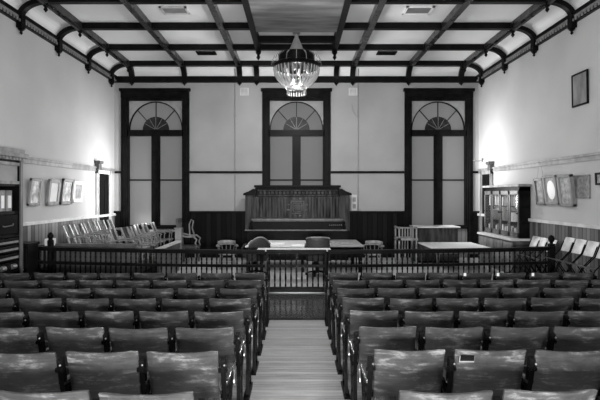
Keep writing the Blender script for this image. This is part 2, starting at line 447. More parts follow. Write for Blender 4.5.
XE, YE = 5.22, 15.18
YB = [13.5, 11.82, 10.2, 8.55, 6.9, 5.25, 3.6, 1.95, .3]
XB = [-3.55, -1.8, 1.78, 3.55]
trim(MB().b2(-XE-.06, XE+.06, YE-.09, YE+.09, ZB, ZC), M['beam'])
for y in YB: trim(MB().b2(-XE, XE, y-.07, y+.07, ZB, ZC), M['beam'])
for x in (-XE, XE):
    mb = MB().b2(x-.08, x+.08, D0, YE, ZB-.01, ZC); mb.b2(x-.03, x+.03, D0, YE, ZB-.05, ZB)
    trim(mb, M['beam_long'])
for x in XB: trim(MB().b2(x-.07, x+.07, D0, YE, ZB-.015, ZC), M['beam_long'])
# dropped frame round the chandelier
for x in (-1.04, 1.04):
    mb = MB().b2(x-.07, x+.07, 9.6, 13.42, ZB-.08, ZC)
    mb.lathe([(.05, 0), (.08, -.06), (.03, -.12), (.055, -.19), (0, -.27)], (x, 13.36, ZB-.06), 10)
    trim(mb, M['beam'])
trim(MB().b2(-.97, .97, 12.72, 12.86, ZB-.02, ZC), M['beam'])
trim(MB().b2(-.97, .97, 9.7, 11.85, ZB-.06, ZB+.02), M['stain'])       # stained boarded panel
# ribs in the cove with drop finials
def rib(s, y):
    mb = MB(); pts = []
    for k in range(11):
        a = PI/2*k/10; pts.append((s*(W-.05 - .53*(1-math.cos(a))), y, 5.79 + .36*math.sin(a)))
    mb.strap(pts, (0, 1, 0), .13, .10)
    mb.strap([(s*(W-.06), y, 5.58), (s*(W-.06), y, 5.82)], (0, 1, 0), .15, .12)
    mb.lathe([(.05, 0), (.07, -.04), (.02, -.09), (.035, -.12), (0, -.16)], (s*(W-.07), y, 5.6), 8)
    mb.lathe([(.05, 0), (.065, -.05), (.025, -.09), (.045, -.14), (0, -.2)], (s*XE, y, ZB), 8)
    trim(mb, M['beam'], smooth=True)
for y in [YE] + YB[:6]:
    for s in (-1, 1): rib(s, y)
for x in (-XE, -3.55, -1.8, -1.26, 1.26, 1.78, 3.55, XE):
    mb = MB(); pts = []
    for k in range(11):
        a = PI/2*k/10; pts.append((x, D1-.05-.38*(1-math.cos(a)), 5.78 + .37*math.sin(a)))
    mb.strap(pts, (1, 0, 0), .16, .1)
    mb.lathe([(.06, 0), (.075, -.04), (.02, -.1), (0, -.14)], (x, D1-.07, 5.70), 8)
    trim(mb, M['beam'], smooth=True)

# ceiling vents
def vent(x, y, w, d, m, label, fm):
    r = thing('ceiling_vent', label, 'vent', (x, y, ZC))
    f = MB()
    for s in (-1, 1): f.b2(s*w/2, s*(w/2-.05), -d/2, d/2, -.03, 0); f.b2(-w/2, w/2, s*d/2, s*(d/2-.05), -.03, 0)
    f.build('frame', fm, r)
    l = MB()
    for k in range(9): y_ = -d/2+.07+k*(d-.14)/8; l.box((0, y_, -.015), (w-.1, .05, .008), Matrix.Rotation(R(25), 3, 'X'))
    l.b2(-w/2+.05, w/2-.05, -d/2+.05, d/2-.05, -.006, 0)
    l.build('louvre', m, r)
vent(-2.72, 10.95, .6, .42, M['grey'], 'grey ceiling vent nearer the camera, left of the chandelier', M['pale'])
vent(2.72, 10.95, .62, .46, M['grey'], 'pale-framed ceiling vent nearer the camera, right of the chandelier', M['white'])
vent(-2.62, 14.25, .56, .32, M['black'], 'small black ceiling grille left of the chandelier near far wall', M['black'])
vent(2.62, 14.25, .56, .32, M['black'], 'small black ceiling grille right of the chandelier near far wall', M['black'])

# doors
def side_door(n, s, y0, y1, label):
    r = bpy.data.objects.new('door_%d' % n, None); COL.objects.link(r); r['kind'] = 'structure'; r['label'] = label
    r.location = (s*W, (y0+y1)/2, 0); h = (y1-y0)/2; zt = 2.74
    p = MB().b2(0, -s*.035, -h, h, 0, zt)
    for a, b in ((.15, 1.05), (1.25, 2.55)): p.b2(-s*.03, -s*.045, -h+.12, -.05, a, b); p.b2(-s*.03, -s*.045, .05, h-.12, a, b)
    p.build('door_panel', M['black'], r)
    c = MB()
    for q in (-1, 1):
        c.b2(0, -s*.06, q*h, q*(h+.13), 0, zt+.1)
        c.b2(0, -s*.085, q*(h+.05), q*(h+.09), 0, zt+.1)
    c.b2(0, -s*.06, -h-.13, h+.13, zt, zt+.1)
    c.build('casing', M['pale'] if s < 0 else M['greywood'], r)
    b = MB().b2(0, -s*.13, -h-.16, -h+.02, zt+.1, zt+.34); b.b2(0, -s*.17, -h-.2, -h+.06, zt+.27, zt+.36)
    b.build('corner_block', M['midwood'], r, bevel=.01)
    k = MB().lathe([(.012, 0), (.012, -s*.05), (.03, -s*.06), (.03, -s*.08), (0, -s*.09)], (-s*.03, -h+.1, 1.0), 10, 'x')
    k.build('door_knob', M['brass'], r)
side_door(1, -1, 14.25, 15.05, 'dark door in the left wall beyond the framed pictures')
side_door(2, 1, 14.55, 15.2, 'dark door in the right wall behind the glazed bookcase')

# ------------------------------------------------------------------ wall lamps in the two far corners
def sconce(s, y, z, label):
    r = thing('wall_lamp', label, 'lamp', (s*W, y, z))
    MB().lathe([(.06, 0), (.06, -s*.015), (.025, -s*.03)], (0, 0, 0), 12, 'x').build('wall_plate', M['brass'], r, smooth=True)
    MB().tube([(-s*.02, 0, 0), (-s*.12, 0, -.04), (-s*.2, 0, -.03), (-s*.26, 0, -.01)], .012).build('arm', M['brass'], r, smooth=True)
    MB().lathe([(.03, -.03), (.05, -.02), (.05, -.005), (.02, 0)], (-s*.26, 0, 0), 12).build('lamp_shade', M['bolt'], r, smooth=True)
    return r
sconce(1, 15.25, 3.2, 'small metal wall lamp on the right wall above the dark door')

# ------------------------------------------------------------------ pictures and plaques
def picture(s, y, zc, w, h, art, fm, label, tilt=6, fw=.06, name='framed_picture', depth=.05, mat_w=0, oval=False):
    """w along the wall; hung leaning out at the top"""
    sx = -s
    r = thing(name, label, 'picture' if name == 'framed_picture' else 'plaque', (s*(W-.005), y, zc-h/2))
    r.rotation_euler = (0, sx*R(tilt), 0)
    f = MB()
    for q in (-1, 1):
        f.b2(0, sx*depth, q*w/2, q*(w/2-fw), 0, h)
    f.b2(0, sx*depth, -w/2, w/2, 0, fw); f.b2(0, sx*depth, -w/2, w/2, h-fw, h)
    if name == 'framed_picture':
        f.build('frame', fm, r, bevel=.008)
        a = MB().b2(sx*.004, sx*depth*.6, -w/2+fw*.9, w/2-fw*.9, fw*.9, h-fw*.9)
        if mat_w:
            a.build('mount', M['art2'], r)
            if oval:
                e = MB(); e.prism([(sx*depth*.6, (w/2-fw-mat_w)*math.cos(2*PI*k/24), h/2+(h/2-fw-mat_w)*math.sin(2*PI*k/24)) for k in range(24)], (sx*.008, 0, 0))
            else:
                e = MB().b2(sx*depth*.6, sx*(depth*.6+.008), -w/2+fw+mat_w, w/2-fw-mat_w, fw+mat_w*1.6, h-fw-mat_w*1.2)
            e.build('print', art, r)
        else: a.build('print', art, r)
    else:
        f.build('border', fm, r, bevel=.008)
        MB().b2(0, sx*depth*.6, -w/2+fw*.9, w/2-fw*.9, fw*.9, h-fw*.9).build('panel', art, r)
    return r
G = 'framed pictures on the left wall'
picture(-1, 10.74, 2.18, .46, .60, M['art1'], M['greywood'], 'pale blotchy framed print on left wall, nearest the tall cabinet', 7, .06, depth=.055)
picture(-1, 11.56, 2.18, .54, .62, M['paper'], M['greywood'], 'grey-framed white sheet, second picture from the tall cabinet on left wall', 7, .09, depth=.055)
picture(-1, 12.24, 2.20, .58, .64, M['art1'], M['midwood'], 'dark-framed pale print, third picture from the tall cabinet on left wall', 7, .08, depth=.055)
picture(-1, 12.9, 2.20, .56, .56, M['art2'], M['white'], 'white-framed grey print on left wall, nearest the dark door', 4, .09, depth=.04)
picture(1, 11.5, 2.20, .42, .62, M['art2'], M['midwood'], 'small dark framed portrait on right wall beside the bookcase', 7, .06, depth=.07, mat_w=.1)
picture(1, 10.98, 2.23, .56, .66, M['white'], M['greywood'], 'framed print with a pale oval on the right wall', 7, .055, depth=.08, mat_w=.06, oval=True)
picture(1, 10.38, 2.21, .52, .68, M['art2'], M['greywood'], 'broad grey framed print on right wall next to the relief plaque', 7, .06, depth=.08)
picture(1, 9.92, 2.28, .54, .47, M['plaque'], M['plaque'], 'unframed grey relief plaque on right wall beside the broad print', 1, .03, 'wall_plaque', .03)
picture(1, 9.98, 4.27, .56, .68, M['stain'], M['darkwood'], 'dark rectangular plaque high on the right wall', 1, .035, 'wall_plaque', .035)
picture(1, 9.28, 2.42, .3, .24, M['art2'], M['darkwood'], 'small dark frame at the right edge of the right wall', 3, .04)

wr = bpy.data.objects['framed_picture.004']
for s in (-1, 1): MB().tube([(0, s*.16, .6), (.035, s*.02, .98)], .005, 5).build('hanging_wire', M['grey'], wr)
# conduits and plates on far wall
def conduit(x, label):
    r = thing('wall_conduit', label, 'pipe', (x, D1-.03, 0))
    MB().tube([(0, 0, 1.62), (0, 0, 5.9), (0, -.1, 6.1)], .014, 6).build('pipe', M['grey'], r)
    mb = MB()
    for z in (2.2, 3.4, 4.6): mb.b2(-.035, .035, -.015, .03, z, z+.03)
    mb.build('clip', M['grey'], r)
conduit(-1.95, 'thin vertical conduit left of the middle window')
conduit(1.96, 'thin vertical conduit right of the middle window')
def plate(x, label):
    r = thing('wall_register', label, 'vent', (x, D1, 5.4))
    MB().b2(-.14, .14, -.02, 0, -.12, .12).build('plate', M['pale'], r, bevel=.006)
    mb = MB()
    for k in range(5): mb.b2(-.1, .1, -.028, -.015, -.09+k*.04, -.075+k*.04)
    mb.build('grille', M['grey'], r)
plate(-1.66, 'square pale register high on far wall left of the middle window')
plate(1.8, 'square pale register high on far wall right of the middle window')
tag(MB().tube([(1.76, D1-.02, 5.0), (1.8, D1-.02, 4.78), (1.92, D1-.02, 4.6), (1.96, D1-.045, 4.5)], .01, 6).build('loose_wire', M['grey']), 'grey wire sagging from the register right of the middle window', 'wire')
r = thing('switch_box', 'pale switch box on the far wall right of the carved bench', 'switch box', (1.83, D1, 1.62))
MB().b2(-.09, .09, -.08, 0, 0, .5).build('case', M['pale'], r, bevel=.01)
MB().b2(-.05, .05, -.095, -.075, .28, .42).build('cover', M['grey'], r)
MB().b2(-.05, .05, -.095, -.075, .06, .2).build('cover', M['grey'], r)

# ------------------------------------------------------------------ theatre seats
PITCH = .54
def yb(v): return .05 - .13*v                      # v 0 bottom .. 1 top
def back_fn(u, v):
    x = (u-.5)*.478; q = (u-.5)*2
    z = .40 + .445*v
    if v > .8: z += (v-.8)/.2*(.010*abs(q)**3 - .010*abs(q)**14)
    x *= (1 - .045*(1-v))
    y = yb(v) + .035*q*q - .012*math.sin(PI*v)
    if v > .9: y -= (v-.9)*.12
    return (x, y, z)
SEAT = {}
SEAT['backrest'] = MB().sheet(back_fn, 12, 12, lambda u, v: (0, .018, .003)).mesh('backrest', M['seat'], bevel=.005, smooth=True)
def pan_fn(u, v):
    x = (u-.5)*.455; q = (u-.5)*2
    return (x*(1-.06*max(0, v-.6)), .10+.08*v + .02*q*q, .40+.27*v - .02*max(0, v-.8)*5*abs(q)**4)
SEAT['seat_pan'] = MB().sheet(pan_fn, 8, 8, lambda u, v: (0, .022, 0)).mesh('seat_pan', M['seat'], bevel=.004, smooth=True)
def standard_mesh(end):
    mb = MB(); sx = (1, 0, 0); w = .032
    mb.strap([(0, -.13, .012), (0, .30, .012)], sx, .06, .024)
    mb.strap([(0, -.01, .02), (0, .04, .2), (0, .055, .42), (0, -.02, .66), (0, -.055, .80)], sx, w, .05)
    mb.strap([(0, .27, .02), (0, .21, .14), (0, .19, .26), (0, .23, .42), (0, .30, .54), (0, .31, .61)], sx, w, .04)
    mb.strap([(0, -.02, .60), (0, .14, .595), (0, .33, .61)], sx, w, .035)
    mb.strap([(0, .05, .42), (0, .23, .42)], sx, w, .05)
    mb.strap([(0, .03, .2), (0, .2, .2)], sx, w, .03)
    ring = [(0, .135 + .075*math.cos(a), .31 + .085*math.sin(a)) for a in [2*PI*k/16 for k in range(17)]]
    mb.strap(ring, sx, w*.8, .02)
    ring = [(0, .13 + .06*math.cos(a), .51 + .06*math.sin(a)) for a in [2*PI*k/14 for k in range(15)]]
    mb.strap(ring, sx, w*.8, .02)
    mb.strap([(0, .0, .05), (0, .12, .14), (0, .25, .05)], sx, w*.8, .022)
    if end: mb.prism([(-.008, .06, .42), (-.008, .22, .42), (-.008, .29, .59), (-.008, .0, .59)], (.016, 0, 0))
    for z, y in ((.73, -.06), (.52, .03)):
        mb.strap([(-.03, y, z), (.03, y, z)], (0, 0, 1), .03, .012)
        for q in (-1, 1): mb.lathe([(.011, 0), (.011, -.008), (.005, -.014)], (q*.02, y-.006, z), 8, 'y')
    return mb.mesh('standard', M['iron'])
SEAT['standard'] = standard_mesh(False)
SEAT['end_standard'] = standard_mesh(True)
SEAT['armrest'] = MB().strap([(0, -.03, .632), (0, .1, .628), (0, .24, .638), (0, .33, .645), (0, .375, .62), (0, .385, .57), (0, .36, .52), (0, .345, .48)], (1, 0, 0), .05, .022).mesh('armrest', M['armwood'], bevel=.005, smooth=True)
SEAT['bolt'] = MB().lathe([(.007, 0), (.006, -.008), (0, -.011)], (.012, -.084, .77), 8, 'y').mesh('bolt', M['bolt'])

ROWS = [7.87, 7.10, 6.33, 5.56, 4.79, 4.02, 3.25, 2.48]
def seat(x, yr, side, label, aisle, xs):
    y = yr + .085 - (.03 if side < 0 else 0)
    r = thing('theater_seat', label, 'theater seat', (x, y, fz(y)), 0, 'wooden theater seats in rows')
    r.rotation_euler = (0, 0, R(random.uniform(-.8, .8)))
    b = place('backrest', SEAT['backrest'], r)
    b.rotation_euler = (R(random.uniform(-1.2, 1.2)), R(random.uniform(-.5, .5)), 0)
    place('seat_pan', SEAT['seat_pan'], r)
    o = place('standard', SEAT['standard'], r); o.location.x = side*PITCH/2
    o = place('armrest', SEAT['armrest'], r); o.location.x = side*PITCH/2
    o = place('bolt', SEAT['bolt'], r); o.location.x = side*PITCH/2
    if aisle:
        o = place('aisle_standard', SEAT['end_standard'], r); o.location.x = -side*PITCH/2
        o = place('armrest', SEAT['armrest'], r); o.location.x = -side*PITCH/2
        o = place('bolt', SEAT['bolt'], r); o.location.x = -side*PITCH/2
    return r
for ri, yr in enumerate(ROWS):
    lim = 300/490*yr + .35
    for side, nm in ((-1, 'left'), (1, 'right')):
        for k in range(9):
            x0 = (-.515 if side < 0 else .525)
            x = x0 + side*(PITCH*k + .24)
            if k > 7 or abs(x)-.24 > lim: break
            row = 'row next to railing' if ri == 0 else ('row nearest camera' if ri == 7 else ORD[ri]+' row from railing')
            lab = 'scuffed wooden theater seat, %s block, %s, %s from aisle' % (nm, row, ORD[k])
            seat(x, yr, side, lab, k == 0, side)
pt = next(o for o in bpy.data.objects if o.get('label') == 'scuffed wooden theater seat, right block, seventh row from railing, second from aisle')
pf = MB().b2(-.05, .05, -.004, 0, -.026, .024).build('worn_patch', M['greywood'], pt)
pf.location = (-.165, -.057, .795); pf.rotation_euler = (R(16), 0, 0); pf['label'] = 'pale-edged dark worn patch'
MB().b2(-.045, .048, -.006, -.003, -.014, .026).build('patch_centre', M['darkwood'], pf)
# paper tags and loose sheets lying on the seating
def slip(x, yr, z, w, h, label):
    o = MB().box((0, 0, h/2), (w, .006, h)).build('paper_slip', M['paper'])
    o.location = (x, yr-.015, fz(yr)+z); tag(o, label, 'paper', 'paper slips on the front row of seats'); return o

# ------------------------------------------------------------------ bar railing
YR = 10.5
def rtop(x): return .93 + .075*(x/5.4)**2
def railing(name, label, x0, x1, cat, newel=()):
    r = thing(name, label, cat, ((x0+x1)/2, YR, 0)); cx = (x0+x1)/2; n = 16
    xs = [x0 + (x1-x0)*k/n for k in range(n+1)]
    def run(dz0, dz1, w, nm, m):
        mb = MB()
        mb.sheet(lambda u, v: (x0-cx+(x1-x0)*u, -w/2+w*v, rtop(x0+(x1-x0)*u)+dz0), n, 1, lambda u, v: (0, 0, dz1-dz0))
        mb.build(nm, m, r, bevel=.006)
    run(-.05, 0.0, .15, 'top_rail', M['darkwood']); run(-.37, -.31, .06, 'middle_rail', M['darkwood'])
    run(-.90, -.79, .08, 'bottom_rail', M['darkwood']); run(-.085, -.05, .07, 'sub_rail', M['darkwood'])
    cnt = int((x1-x0)/.108); st = (x1-x0)/cnt
    up = MB().lathe([(.015, -.31), (.019, -.28), (.011, -.25), (.020, -.2), (.011, -.15), (.018, -.12), (.015, -.085)], (0, 0, 0), 8).mesh('upper_baluster', M['darkwood'], smooth=True)
    lo = MB().lathe([(.015, -.79), (.019, -.74), (.012, -.7), (.022, -.6), (.012, -.46), (.019, -.41), (.015, -.37)], (0, 0, 0), 8).mesh('lower_baluster', M['darkwood'], smooth=True)
    for k in range(cnt):
        x = x0 + (k+.5)*st
        a = place('upper_baluster', up, r); a.location = (x-cx, 0, rtop(x))
        b = place('lower_baluster', lo, r); b.location = (x-cx, 0, rtop(x))
    for k in range(1, 3) if (x1-x0) > 2 else ():
        x = x0 + (x1-x0)*k/3; MB().b2(x-cx-.03, x-cx+.03, -.04, .04, 0, rtop(x)-.88).build('foot', M['darkwood'], r)
    for x in newel:
        mb = MB().b2(x-cx-.055, x-cx+.055, -.055, .055, 0, rtop(x)+.06)
        mb.b2(x-cx-.07, x-cx+.07, -.07, .07, 0, .14)
        p = mb.build('newel_post', M['darkwood'], r, bevel=.006)
        MB().lathe([(.05, 0), (.03, .03), (.06, .08), (.07, .12), (.05, .17), (.0, .2)], (x-cx, 0, rtop(x)+.05), 12).build('finial', M['darkwood'], p, smooth=True)
    return r
railing('bar_railing', 'dark spindle bar railing left of the centre gate', -5.55, -.68, 'railing', ())
railing('bar_railing', 'dark spindle bar railing right of the centre gate', .68, 5.5, 'railing', (5.46,))
gt = railing('railing_gate', 'low dark spindle gate closing the centre aisle', -.64, .64, 'gate', ())
MB().b2(-.02, .02, -.05, .05, .04, .90).build('meeting_stile', M['darkwood'], gt)
for s in (-1, 1): MB().b2(s*.64, s*.6, -.045, .045, .04, .90).build('hinge_stile', M['darkwood'], gt)

# ------------------------------------------------------------------ judge's bench
def judge_bench():
    r = thing('judge_bench', 'long dark carved wooden judges bench below the middle window', 'bench', (.03, 14.95, 0))
    P = .0295
    wood = M['benchwood']
    # y: 0 front; body to +.45
    b = MB().b2(-1.55, 1.55, .02, .45, 0, 1.02)
    b.build('base', M['darkwood'], r)
    mb = MB().b2(-1.50, 1.50, .12, .40, 1.38, 2.06); mb.build('panel_field', wood, r)
    for k in range(15):
        x = -1.31 + k*2.62/14
        if abs(x) < .25: continue
        MB().tube([(x, .135, 1.43), (x, .135, 2.03)], .07, 12).build('reeded_board', wood, r, smooth=True)
    c = MB().b2(-1.26, 1.26, .10, .42, 2.06, 2.34); c.build('crest', M['darkwood'], r)
    c = MB().b2(-1.33, 1.33, .04, .45, 2.34, 2.41); c.b2(-1.30, 1.30, .07, .45, 2.30, 2.34); c.build('crest_cornice', M['darkwood'], r, bevel=.01)
    f = MB().b2(-1.22, 1.22, .07, .12, 2.08, 2.115); f.b2(-1.22, 1.22, .07, .12, 2.24, 2.265)
    for k in range(20): x = -1.12+k*.118; f.b2(x-.04, x+.04, .075, .12, 2.135, 2.22)
    f.build('frieze', wood, r, bevel=.006)
    # central emblem
    e = MB()
    for (w, h, d) in ((.21, .2, .10), (.15, .14, .075), (.09, .085, .06)):
        for s in (-1, 1):
            e.b2(s*w, s*(w-.03), d, .12, 1.735-h, 1.735+h); e.b2(-w, w, d, .12, 1.735+s*h, 1.735+s*(h-.03))
    for s in (-1, 1):
        for q in (-1, 1): e.b2(s*.23, s*.34, .09, .12, 1.735+q*.10, 1.735+q*.06); e.b2(s*.05, s*.12, .09, .12, 1.735+q*.23, 1.735+q*.28)
    e.b2(-.05, .05, .085, .12, 1.685, 1.785)
    e.build('emblem', M['emblemwood'], r, bevel=.004)
    # wings
    for s in (-1, 1):
        w = MB().b2(s*1.30, s*1.60, .06, .45, 1.02, 2.10)
        for k in range(3): x = 1.36+k*.075; w.b2(s*x, s*(x+.03), .04, .08, 1.2, 2.02)
        wp = w.build('wing', wood, r)
        t = MB().prism([(s*1.27, .02, 2.10), (s*1.66, .02, 2.10), (s*1.66, .02, 2.16), (s*1.50, .02, 2.22), (s*1.36, .02, 2.30), (s*1.27, .02, 2.30)], (0, .42, 0))
        t.build('wing_cap', M['darkwood'], wp)
    l = MB().b2(-1.40, 1.40, -.02, .2, 1.34, 1.385); l.b2(-1.36, 1.36, .03, .2, 1.30, 1.34); l.build('upper_ledge', M['midwood'], r, bevel=.008)
    l = MB().b2(-1.42, 1.42, .02, .3, 1.06, 1.30); l.build('lower_panel', M['darkwood'], r)
    for k in range(7):
        x = .98+k*.06; MB().lathe([(.012, 0), (.022, -.02), (.012, -.03), (0, -.035)], (x, .02, 1.19), 8, 'y').build('knob', M['brass'], r)
    l = MB().b2(-1.60, 1.50, -.1, .22, 1.02, 1.06); l.build('desk_ledge', M['midwood'], r, bevel=.008)
    for s in (-1, 1): MB().lathe([(.05, 0), (.05, .1), (.03, .14), (.045, .2), (.0, .26)], (s*1.42, -.02, 1.06), 10).build('corner_knob', M['darkwood'], r, smooth=True)
judge_bench()

# ------------------------------------------------------------------ tables
def table(name, label, x0, x1, y0, y1, h, top, legm, lt=.06, th=.04):
    cx, cy = (x0+x1)/2, (y0+y1)/2; a, b = (x1-x0)/2, (y1-y0)/2
    h -= PZ; r = thing(name, label, 'table', (cx, cy, PZ))
    MB().b2(-a, a, -b, b, h-th, h).build('table_top', top, r, bevel=.008)
    ap = MB()
    for s in (-1, 1): ap.b2(s*(a-.08), s*(a-.1), -b+.1, b-.1, h-th-.1, h-th); ap.b2(-a+.1, a-.1, s*(b-.08), s*(b-.1), h-th-.1, h-th)
    ap.build('apron', legm, r)
    for s in (-1, 1):
        for q in (-1, 1):
            x, y = s*(a-.1), q*(b-.1)
            MB().lathe([(lt*.6, 0), (lt*.5, .1), (lt*.7, .16), (lt*.45, .24), (lt*.7, h*.6), (lt*.8, h-th-.12), (lt, h-th-.1), (lt, h-th)], (x, y, 0), 10).build('leg', legm, r, smooth=True)
    return r
table('counsel_table', 'counsel table with a white top below the carved bench', -1.32, .26, 12.55, 14.2, .80, M['white'], M['darkwood'])
table('counsel_table', 'counsel table with a grey top below the carved bench', .42, 1.72, 12.5, 14.15, .82, M['greytop'], M['darkwood'])
table('reading_table', 'long narrow table with a shiny top directly behind the gate', -.92, .80, 11.3, 11.72, .845, M['white'], M['darkwood'])
table('library_table', 'large white-topped table in front of the right arched window', 3.48, 5.0, 12.3, 14.05, .76, M['white'], M['midwood'])

# standing desk by right window
r = thing('standing_desk', 'tall grey desk under the right arched window', 'desk', (4.12, 14.65, PZ-.0))
MB().b2(-.56, .60, -.3, .3, .06, 1.03).build('body', M['benchwood'], r)
MB().b2(-.66, .66, -.38, .36, 1.03, 1.07).build('desk_top', M['pale'], r, bevel=.006)
MB().b2(-.58, .62, -.31, .31, 0, .06).build('plinth', M['darkwood'], r)
mb = MB()
for a, b in ((-.52, .0), (.04, .56)): mb.b2(a, b, -.315, -.3, .4, .98); 
mb.build('door', M['benchwood'], r, bevel=.006)
# witness stand of spindles
r = thing('witness_stand', 'small grey spindle-sided witness stand left of the tall desk', 'witness stand', (3.12, 14.0, 0))
mb = MB()
for q in (-1, 1):
    for s in (-1, 1): mb.b2(s*.22, s*.26, q*.28, q*.24, 0, 1.22)
mb.build('corner_post', M['greywood'], r)
mb = MB(); mb.b2(-.28, .28, -.3, -.22, .84, .90); mb.b2(-.28, .28, .22, .3, .84, .90); mb.b2(-.28, -.2, -.3, .3, .84, .9)
mb.b2(-.26, .26, -.28, -.25, 1.17, 1.21); mb.b2(-.28, -.24, -.28, .28, 1.17, 1.21); mb.b2(-.26, .26, -.28, .28, .1, .16)
mb.build('rail', M['greywood'], r)
sp = MB().lathe([(.016, .9), (.022, 1.0), (.015, 1.17)], (0, 0, 0), 8).mesh('spindle', M['greywood'])
sp2 = MB().lathe([(.016, .16), (.024, .5), (.016, .84)], (0, 0, 0), 8).mesh('spindle', M['greywood'])
for k in range(5):
    x = -.15+k*.075
    o = place('spindle', sp, r); o.location = (x, -.265, 0)
    if k < 3: o = place('spindle', sp2, r); o.location = (x, -.26, 0)
# things on the tables
def sheet_of(x, y, z, w, d, rz, m, label, t=.012, name='paper_stack'):
    o = MB().box((0, 0, t/2), (w, d, t)).build(name, m); o.location = (x, y, z); o.rotation_euler = (0, 0, rz)
    tag(o, label, 'papers'); return o
sheet_of(-.55, 13.3, .80, .45, .32, .1, M['paper'], 'white papers lying at the left of the white counsel table')
sheet_of(.05, 12.9, .80, .3, .4, -.1, M['paper'], 'white papers lying at the right of the white counsel table')
sheet_of(1.2, 13.2, .82, .5, .36, .05, M['art2'], 'grey folder lying on the grey counsel table', .02, 'file_folder')

# ------------------------------------------------------------------ chairs
def captain_chair(label, loc, rz):
    r = thing('captain_chair', label, 'chair', loc, rz)
    MB().lathe([(.22, .42), (.25, .44), (.25, .46), (.2, .465)], (0, 0, 0), 20).build('seat', M['greywood'], r, smooth=True)
    pts = [(.27*math.cos(a), .25*math.sin(a), .68 + .03*max(0, math.sin(a))) for a in [R(-35 + 250*k/18) for k in range(19)]]
    MB().strap(pts, (0, 0, 1), .035, .07).build('arm_bow', M['greywood'], r, bevel=.008)
    pts = [(.27*math.cos(a), .26*math.sin(a), .75 + .035*math.sin(a)) for a in [R(30 + 120*k/10) for k in range(11)]]
    MB().strap(pts, (0, 0, 1), .09, .03).build('crest_rail', M['greywood'], r, bevel=.008)
    for k in range(9):
        a = R(-20+220*k/8); MB().tube([(.21*math.cos(a), .2*math.sin(a), .46), (.265*math.cos(a), .245*math.sin(a), .68)], .011, 6).build('spindle', M['greywood'], r)
    for s in (-1, 1):
        for q in (-1, 1): MB().tube([(s*.15, q*.15, .43), (s*.22, q*.22, 0)], [.02, .014], 8).build('leg', M['greywood'], r)
    MB().tube([(-.19, .19, .2), (.19, .19, .2)], .01, 6).build('stretcher', M['greywood'], r)
    MB().tube([(-.19, -.19, .2), (.19, -.19, .2)], .01, 6).build('stretcher', M['greywood'], r)
    r.scale = (1, 1, .9)
    return r
captain_chair('low round-backed wooden chair left of the white counsel table', (-1.88, 13.3, PZ), R(15))
captain_chair('low round-backed wooden chair right of the grey counsel table', (2.06, 13.2, PZ), R(-20))
def office_chair(label, loc, rz, rnd=1.0):
    r = thing('swivel_armchair', label, 'chair', loc, rz)
    def bf(u, v):
        q = (u-.5)*2
        return ((u-.5)*.58*(1-.08*v*v*rnd), .24 + .08*v - .05*q*q, .38+.58*v - .17*rnd*v*q*q - .02*v*q**8)
    MB().sheet(bf, 10, 8, lambda u, v: (0, .07, 0)).build('backrest', M['leather'], r, bevel=.015, smooth=True)
    MB().sheet(lambda u, v: ((u-.5)*.52, -.26+.5*v, .42), 6, 6, lambda u, v: (0, 0, .09)).build('seat', M['leather'], r, bevel=.02, smooth=True)
    for s in (-1, 1):
        MB().tube([(s*.29, .22, .80), (s*.30, .05, .78), (s*.30, -.15, .70), (s*.29, -.22, .60), (s*.27, -.2, .44)], .022, 8).build('armrest', M['armwood'], r, smooth=True)
    MB().tube([(0, 0, .1), (0, 0, .42)], .03, 10).build('column', M['iron'], r)
    for k in range(5):
        a = 2*PI*k/5; b = MB().strap([(0, 0, .12), (.27*math.cos(a), .27*math.sin(a), .07)], (0, 0, 1), .03, .04).build('base_arm', M['iron'], r)
        MB().lathe([(.03, -.015), (.035, 0), (.03, .015)], (.27*math.cos(a), .27*math.sin(a), .035), 10, 'y').build('caster', M['iron'], b)
    # bent pale rim along the top of the back
    pts = []
    for k in range(13):
        u = k/12; q = (u-.5)*2; p = bf(u, 1.0); pts.append((p[0], p[1]+.035, p[2]+.012))
    MB().tube(pts, .016, 8).build('back_rim', M['greywood'], r, smooth=True)
    return r
office_chair('dark swivel armchair with a curved pale rim left of the white table papers', (-1.0, 12.15, PZ), R(200))
office_chair('dark straight-backed armchair between the white and grey counsel tables', (.52, 12.14, PZ), R(180), .1)
def side_chair_meshes(m, sm):
    d = {}
    d['seat'] = MB().sheet(lambda u, v: ((u-.5)*(.42-.05*v), -.22+.44*v, .43-.012*math.sin(PI*u)), 6, 4, lambda u, v: (0, 0, .03)).mesh('seat', sm, bevel=.006, smooth=True)
    d['post_b'] = MB().strap([(0, .19, .44), (0, .26, .68), (0, .37, .94)], (1, 0, 0), .06, .03).mesh('back_post', m, bevel=.003)
    mb = MB()
    mb.sheet(lambda u, v: ((u-.5)*.36, .345+.04*v, .84+.10*v), 8, 2, lambda u, v: (0, .02, 0))
    for k in range(3):
        x = -.09+.09*k; mb.strap([(x, .2, .46), (x, .27, .66), (x, .355, .86)], (1, 0, 0), .06, .012)
    d['backrest'] = mb.mesh('backrest', M['benchwood'], bevel=.003)
    d['leg_f'] = MB().tube([(0, 0, 0), (0, .01, .43)], [.016, .022], 8).mesh('leg', m, smooth=True)
    d['leg_r'] = MB().tube([(0, .07, 0), (0, 0, .44)], [.016, .022], 8).mesh('leg', m, smooth=True)
    d['arm'] = MB().strap([(0, .28, .68), (0, .05, .69), (0, -.17, .67), (0, -.21, .64)], (1, 0, 0), .055, .025).mesh('armrest', m, bevel=.006)
    d['post'] = MB().tube([(0, 0, .45), (0, -.02, .66)], .014, 8).mesh('arm_post', m)
    d['str'] = MB().tube([(-.175, 0, .17), (.175, 0, .17)], .011, 6).mesh('stretcher', m)
    return d
JC = side_chair_meshes(M['jury'], M['jury'])
